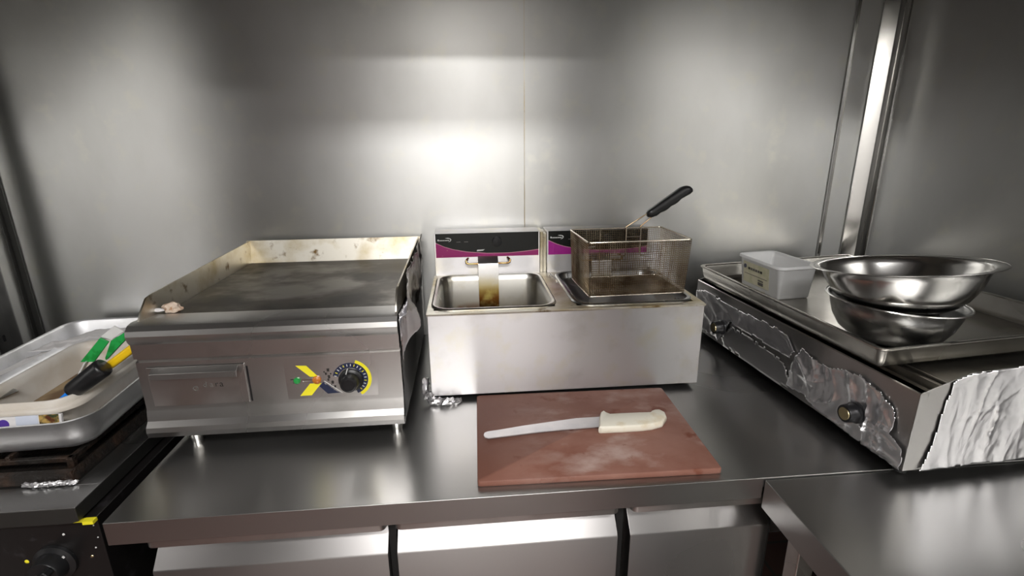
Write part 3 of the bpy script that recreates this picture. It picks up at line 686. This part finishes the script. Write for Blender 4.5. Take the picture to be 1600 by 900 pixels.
# large tray
tw, tl = .500, .655
t = thing('large_oven_tray', 'large flat stainless tray resting on the foil-wrapped hot plate', 'tray', (.729, .768, .1940), (0, -math.radians(1.3), math.radians(3.5)))
TB = .003
b = NB(); pan(b, tw, tl, .020, [(-.050, .003), (-.034, .003), (-.026, .0055), (-.0205, .012), (-.0120, .0415), (-.0100, .0440), (-.0020, .0450), (0, .0440), (.0003, .0415), (-.0010, .0400), (-.0030, .0400), (-.0045, .0380), (-.0080, .018), (-.0120, .008), (-.020, .0022), (-.034, 0), (-.05, 0)], tw/2, tl/2)
obj('tray_body', b, 'tray_steel', t, local=True, smooth=50)
# bowls
t = thing('steel_bowl', 'smaller dull steel bowl on the tray holding up the wide bowl', 'bowl', (.853, .900, .2012), (math.radians(-.6), math.radians(2.2), 0), )
def bowl(bm, prof_in, th): 
    outer = [(r+th, z-th*.6) for r, z in prof_in[::-1]]
    return lathe(bm, prof_in+outer, 96)
b = NB(); bowl(b, [(.0001, .002), (.050, .0022), (.070, .008), (.089, .023), (.102, .045), (.1100, .070), (.1125, .0850), (.1150, .0872), (.1205, .0872)], .0010); obj('bowl_body', b, 'dull_bowl_steel', t, local=True, smooth=60)
b = NB(); tube(b, [(.1208*math.cos(2*math.pi*k/96), .1208*math.sin(2*math.pi*k/96), .0870) for k in range(96)], .0019, 8, closed=True); obj('rolled_rim', b, 'bright_steel', t, local=True)
t = thing('steel_bowl', 'wide shiny steel bowl with a flat flared rim, set on top of the smaller one', 'bowl', (.8577, .8884, .2745), (-.132, -.053, 0))
b = NB(); bowl(b, [(.0001, .0012), (.066, .0015), (.082, .0045), (.094, .011), (.1045, .021), (.1150, .036), (.1240, .053), (.1315, .072), (.1350, .0815), (.1385, .0850), (.1520, .0875), (.1550, .0872)], .0012); obj('bowl_body', b, 'bowl_steel', t, local=True, smooth=60)
b = NB(); tube(b, [(.1556*math.cos(2*math.pi*k/96), .1556*math.sin(2*math.pi*k/96), .0868) for k in range(96)], .0011, 6, closed=True); obj('rolled_rim', b, 'bright_steel', t, local=True)
# plastic box
t = thing('plastic_tub', 'frosted open plastic box with a cream label on the tray beside the bowls', 'container', (.829, 1.258, .2005), (0, -math.radians(1.0), math.radians(4)))
w_, l_, h_ = .106, .178, .090
b = NB(); pan(b, w_, l_, .014, [(-.016, .0015), (-.012, .0022), (-.009, .006), (-.0015, h_-.008), (-.001, h_-.001), (.004, h_), (.005, h_-.001), (.005, h_-.007), (.003, h_-.007), (0.0, h_-.010), (-.0085, .004), (-.012, .0002), (-.016, 0)], 0, 0, 6)
bx = obj('box', b, 'clear_plastic', t, local=True, smooth=50)
def lab(name, y0, y1, z0, z1, m, d=.0006, par=None):
    def X_(z): return -w_/2-.0012+.0078*(1-z/h_)
    b = NB(); vs = []
    for y, z in ((y0, z0), (y1, z0), (y1, z1), (y0, z1)): vs.append((X_(z)-d, y, z))
    for y, z in ((y0, z0), (y1, z0), (y1, z1), (y0, z1)): vs.append((X_(z)-d+.0004, y, z))
    hexa(b, vs); return obj(name, b, m, par or t, local=True, smooth=0)
lb = lab('label_sticker', -.045, .066, .016, .074, 'label')
b = NB(); cyl(b, (-w_/2+.0004-.0016, .056, .061), (-w_/2+.0008-.001, .056, .061), .0058, 20); obj('emblem', b, 'navy_print', lb, local=True)
x = .044
for k in range(6): lab('lettering', x-.0085, x, .054, .0605, 'worn_print' if k in (0, 5) else 'faded_print', .0009, lb); x -= .0105
for k in range(3): lab('text_line', -.038, .060, .0445-.0042*k, .0460-.0042*k, 'faded_print' if k % 2 else 'label', .0009, lb)
lab('code_block', -.022, .0, .020, .0285, 'faded_print', .0010, lb)
lab('code_block', -.022, .0, .031, .0345, 'faded_print', .0010, lb)
# crumb on tray
b = NB(); blob(b, (1.000, .850, .2055), .0042, 2, .3, 2, (1.6, 1, .35)); tag(obj('crumb', b, 'paper'), 'tiny white crumb on the tray floor right of the bowls', 'scrap')

# ------------------------------------------------------------------ gas hob on the left, with its tray
HX, HY = -.6955, .797
t = thing('gas_hob', 'blackened gas range with steel edge and black control panel at the left', 'hob', (-1.0, 1.17, -CT))
b = NB(); prism(b, [(HX, 0), (HX, -.028), (HX-.014, -.032), (XL+.036, -.032), (XL+.036, 0)], HY, YB-.03, 'y')
tp = obj('hob_top', b, 'dark_steel', t, bevel=.0015)
b = NB(); box(b, XL+.036, HX, HY, .862, -.0005, .0012); box(b, HX-.045, HX, .862, YB-.03, -.0005, .0012); obj('edge_strip', b, 'dull_bowl_steel', t, bevel=.0006)
b = NB(); box(b, XL+.036, HX+.018, .812, YB-.04, -CT+.05, -.0325); obj('cabinet', b, 'black_enamel', t, bevel=.002)
b = NB(); box(b, XL+.036, HX+.018, .8085, .812, -.0395, -.033); obj('yellow_trim', b, 'yellow_print', t, smooth=0)
b = NB(); prism(b, [(HX+.001, -.0325), (HX+.019, -.0325), (HX+.019, -.039), (HX+.001, -.039)], .801, .812, 'y'); obj('yellow_trim', b, 'yellow_print', t, smooth=0)
b = NB(); box(b, XL+.10, HX-.06, .875, YB-.08, .001, .006); obj('burnt_tray', b, 'burnt', t, bevel=.003)
b = NB(); prism(b, [(.868, .0015), (.872, .020), (.880, .024), (.884, .0015)], XL+.08, HX-.05, 'x'); obj('tray_lip', b, 'burnt', t)
b = NB(); prism(b, [(HX-.066, .0015), (HX-.060, .020), (HX-.052, .0240), (HX-.048, .0015)], .87, YB-.08, 'y'); obj('tray_lip', b, 'burnt', t)
for y0 in (.90, 1.22):
    for x0 in (-1.22, -.98):
        b = NB(); w2, l2 = .215, .29; cx, cy = x0+w2/2, y0+l2/2; zt = .0450
        for (xa, ya, xb, yb) in ((x0, y0, x0+w2, y0), (x0, y0+l2, x0+w2, y0+l2), (x0, y0, x0, y0+l2), (x0+w2, y0, x0+w2, y0+l2)):
            box(b, min(xa, xb)-.005, max(xa, xb)+.005, min(ya, yb)-.005, max(ya, yb)+.005, .028, .038)
        for (dx, dy) in ((1, 0), (-1, 0), (0, 1), (0, -1)):
            xa, ya = cx+dx*w2/2, cy+dy*l2/2; xb, yb = cx+dx*.03, cy+dy*.03
            box(b, min(xa, xb)-.004, max(xa, xb)+.004, min(ya, yb)-.004, max(ya, yb)+.004, .033, zt)
        for sx in (0, 1):
            for sy in (0, 1): box(b, x0+sx*w2-.006, x0+sx*w2+.006, y0+sy*l2-.006, y0+sy*l2+.006, .006, .036)
        obj('pan_support', b, 'burnt', t, bevel=.0015)
        b = NB(); lathe(b, [(.0001, 0), (.045, 0), (.045, .008), (.032, .010), (.032, .018), (.028, .021), (.0001, .021)], 32, (cx, cy, .006)); obj('burner', b, 'burnt', t)
def hknob(x, z):
    b = NB(); lathe(b, [(.0001, 0), (.036, 0), (.036, .006), (.032, .008), (.028, .010), (.0255, .030), (.024, .032), (.0001, .032)], 40)
    b.transform(Matrix.Translation((x, .8115, z)) @ Matrix.Rotation(math.pi/2, 4, 'X')); k = obj('knob', b, 'black', t)
    bb = NB(); box(bb, -.0065, .0065, -.016, 0, -.024, .024, Matrix.Translation((x, .7800, z)) @ Matrix.Rotation(.9, 4, 'Y')); obj('grip_bar', bb, 'black', k, bevel=.003)
    bb = NB(); box(bb, -.0022, .0022, -.001, 0, -.005, .005, Matrix.Translation((x+.021, .8010, z+.016)) @ Matrix.Rotation(.9, 4, 'Y')); obj('pointer', bb, 'white_print', k)
hknob(-.765, -.122); hknob(-.93, -.122)
for k, (x, z, r_, m) in enumerate(((-.740, -.0650, .0024, 'white_print'), (-.693, -.0980, .0016, 'white_print'), (-.6845, -.0760, .0013, 'white_print'), (-.6860, -.0500, .0013, 'white_print'), (-.704, -.1170, .0030, 'gold'), (-.815, -.118, .0040, 'yellow_print'))):
    b = NB(); lathe(b, [(.0001, 0), (r_, 0), (r_*.7, .001), (.0001, .0014)], 12); b.transform(Matrix.Translation((x, .8120, z)) @ Matrix.Rotation(math.pi/2, 4, 'X')); obj('rivet', b, m, t)
b = NB(); 
path_foil(b, [(-.830, .864, .0065), (-.790, .860, .0070), (-.760, .861, .0080), (-.735, .862, .0065)], .0055, 9)
tag(obj('foil_scrap', b, 'foil', smooth=12), 'shiny sliver of foil along the front edge of the blackened hob', 'foil')
# vertical slotted post at the left wall
t = thing('slotted_post', 'grey slotted metal post standing in the left rear corner', 'post', (-1.292, 1.445, -CT))
b = NB(); box(b, -1.306, -1.303, 1.415, 1.460, -CT, .90); box(b, -1.303, -1.276, 1.457, 1.460, -CT, .90); obj('angle', b, 'dull_bowl_steel', t, bevel=.0008)
for k in range(9):
    z = -.10+k*.062
    b = NB(); prism(b, rr(.008, .020, .0035, 4, 1.438, z)[:], -1.3034, -1.3024, 'x'); obj('hole', b, 'black', t, smooth=0)

# aluminium roasting tin on the hob
rx, ry, rw_, rl = -.945, 1.205, .405, .625
t = thing('roasting_tin', 'deep aluminium roasting tin standing on the gas hob', 'tin', (rx, ry, .0452), (0, 0, math.radians(3)))
b = NB(); pan(b, rw_, rl, .052, [(-.040, .0030), (-.022, .0035), (-.012, .012), (-.0085, .030), (-.004, .060), (-.001, .0640), (.002, .0650), (.0035, .0635), (.0025, .0610), (0, .0590), (-.0050, .030), (-.0085, .012), (-.018, .0012), (-.040, 0)], 0, 0, 14)
obj('tin_body', b, 'tin', t, local=True, smooth=60)
# clouded white tub in the tin
t = thing('white_tub', 'clouded white plastic tub of utensils inside the roasting tin', 'tub', (-.885, 1.115, .0490), (0, 0, math.radians(2)))
wt, lt = .178, .325
b = NB(); pan(b, wt, lt, .040, [(-.034, .003), (-.022, .0035), (-.015, .010), (-.010, .060), (-.007, .076), (.000, .080), (.004, .081), (.006, .079), (.0065, .068), (.012, .066), (.0135, .063), (.0135, .0560), (.011, .0560), (.009, .063), (.002, .065), (-.003, .074), (-.0085, .060), (-.013, .010), (-.021, .001), (-.034, 0)], 0, 0, 12)
obj('tub_body', b, 'tub_white', t, local=True, smooth=60)
b = NB(); pan(b, wt, lt, .036, [(-.040, .0190), (-.016, .0190), (-.016, .0036), (-.040, .0036)], 0, 0, 8); 
tag(obj('residue', b.copy() if False else b, 'sauce', None, local=True), 'brown greasy liquid lying in the bottom of the clouded tub', 'liquid'); 
o = bpy.data.objects['residue']; o.location = (-.885, 1.115, .0490+CT); o.rotation_euler = (0, 0, math.radians(2))
# plastic film beside the tub
def film(name, P00, P10, P11, P01, amp, seed, m, label, cat, n=26):
    b = NB(); g = []
    for i in range(n+1):
        row = []
        for j in range(n+1):
            s, q = i/n, j/n
            p = Vector(P00).lerp(Vector(P10), s).lerp(Vector(P01).lerp(Vector(P11), s), q)
            p += Vector((0, 0, amp*crumple(s*.3, q*.3, seed, 10.)))
            p.z = max(p.z, .0500)
            row.append(b.verts.new(p))
        g.append(row)
    for i in range(n):
        for j in range(n): b.faces.new((g[i][j], g[i+1][j], g[i+1][j+1], g[i][j+1]))
    tag(obj(name, b, m, thick=.0004, smooth=60), label, cat)
film('plastic_film', (-1.08, 1.24, .115), (-.985, 1.30, .108), (-.90, 1.45, .098), (-1.06, 1.44, .098), .012, 3, 'paper', 'crumpled white plastic film in the back of the roasting tin', 'film')
film('plastic_film', (-1.085, .97, .105), (-1.010, .965, .125), (-1.010, 1.22, .128), (-1.075, 1.20, .108), .006, 6, 'paper', 'white plastic sheet tucked along the left side of the clouded tub', 'film')
# packet in the gap at the front of the tin
t = thing('food_packet', 'white packet with a violet dot and food picture, front of the roasting tin', 'packet', (-.832, .918, .0475), (math.radians(-10), 0, math.radians(2)))
b = NB(); box(b, -.070, .048, -.003, .003, 0, .066); pk = obj('card', b, 'paper', t, local=True, bevel=.001)
b = NB(); cyl(b, (-.052, -.0036, .052), (-.052, -.0028, .052), .010, 20); obj('violet_dot', b, mat('violet_print_dot', (.09, .04, .32), 0, .4), pk, local=True)
b = NB(); box(b, -.030, .008, -.0037, -.003, .030, .0665); obj('pale_panel', b, mat('pale_blue_print', (.62, .66, .76), 0, .4), pk, local=True, smooth=0)
b = NB(); box(b, .010, .044, -.0037, -.003, .030, .0665); obj('food_picture', b, mat('food_print', (.50, .33, .10), 0, .4, stain=[((.035, .05, .02), 45, .45, .55, 3), ((.10, .03, .01), 60, .5, .6, 8)]), pk, local=True, smooth=0)

# utensils standing in the tub
def rod(bm, p0, p1, w1, w2, r, seg=6, ends=.85):
    """rounded-rectangular bar between two points"""
    p0, p1 = Vector(p0), Vector(p1); d = (p1-p0).normalized(); u, v = frame_of(d); L_ = (p1-p0).length; loops = []
    for s, k in ((0, ends), (.02, 1), (.98, 1), (1, ends)):
        loops.append([p0+d*(L_*s)+u*x+v*y for x, y in rr(w1*k, w2*k, r*k, seg)])
    return loft(bm, loops)
t = thing('black_handled_scraper', 'scraper with thick black round handle and blue collar leaning in the tub', 'scraper', (-.83, 1.0, .10))
b = NB(); P0, P1 = Vector((-.806, .990, .1275)), Vector((-.738, 1.0, .1760))
dd = (P1-P0).normalized(); uu, vv = frame_of(dd)
loops = []
for s, k in ((0, .6), (.03, .85), (.10, .95), (.5, 1.0), (.92, 1.06), (.98, 1.0), (1, .75)): loops.append([P0+(P1-P0)*s+(uu*math.cos(a)+vv*math.sin(a))*0.0182*k for a in [2*math.pi*q/28 for q in range(28)]])
loft(b, loops); obj('handle', b, 'black', t, smooth=60)
b = NB(); rod(b, P0-dd*.045-Vector((0, 0, .004)), P0+dd*.004, .020, .012, .004); obj('collar', b, 'blue', t)
b = NB(); rod(b, P0-dd*.085-Vector((0, 0, .006)), P0-dd*.043-Vector((0, 0, .004)), .045, .0016, .0006); obj('blade', b, 'steel', t)
t = thing('yellow_handled_scraper', 'yellow handle pointing to the griddle behind the black handle', 'scraper', (-.75, 1.02, .12))
b = NB(); rod(b, (-.800, 1.035, .130), (-.674, 1.030, .2160), .019, .017, .006); obj('handle', b, 'yellow', t, smooth=40)
b = NB(); rod(b, (-.860, 1.037, .088), (-.799, 1.035, .1305), .050, .0016, .0006); obj('blade', b, 'steel', t)
t = thing('green_brush', 'green plastic grip with a clear blade standing in the tub', 'scraper', (-.80, 1.08, .12))
b = NB(); prism(b, [(-.8197, .1665), (-.7692, .2185), (-.7545, .2085), (-.7925, .1655)], 1.049, 1.054, 'y'); obj('grip', b, 'green', t, bevel=.001, smooth=0)
b = NB(); prism(b, [(-.7745, .1700), (-.7545, .2085), (-.7240, .2260), (-.7250, .2095), (-.7370, .1990), (-.7735, .1650)], 1.056, 1.066, 'y'); obj('grip', b, 'green', t, bevel=.001, smooth=0)
b = NB(); prism(b, [(-.7715, .2195), (-.7400, .2420), (-.7240, .2290), (-.7520, .2110)], 1.055, 1.058, 'y'); obj('blade', b, 'clear_plastic', t, bevel=.0005, smooth=0)
b = NB(); rod(b, (-.845, 1.045, .110), (-.806, 1.050, .168), .018, .003, .001); obj('shaft', b, 'clear_plastic', t)
b = NB(); rod(b, (-.953, .995, .118), (-.950, .998, .138), .006, .004, .001); tag(obj('yellow_clip', b, 'yellow'), 'tiny yellow tip sticking up inside the tub near its front rim', 'clip')
b = NB(); rod(b, (-1.06, 1.05, .135), (-.955, 1.02, .110), .05, .0015, .0006); tag(obj('spatula_blade', b, 'steel'), 'flat grey metal blade poking over the tub edge at the far left', 'spatula')
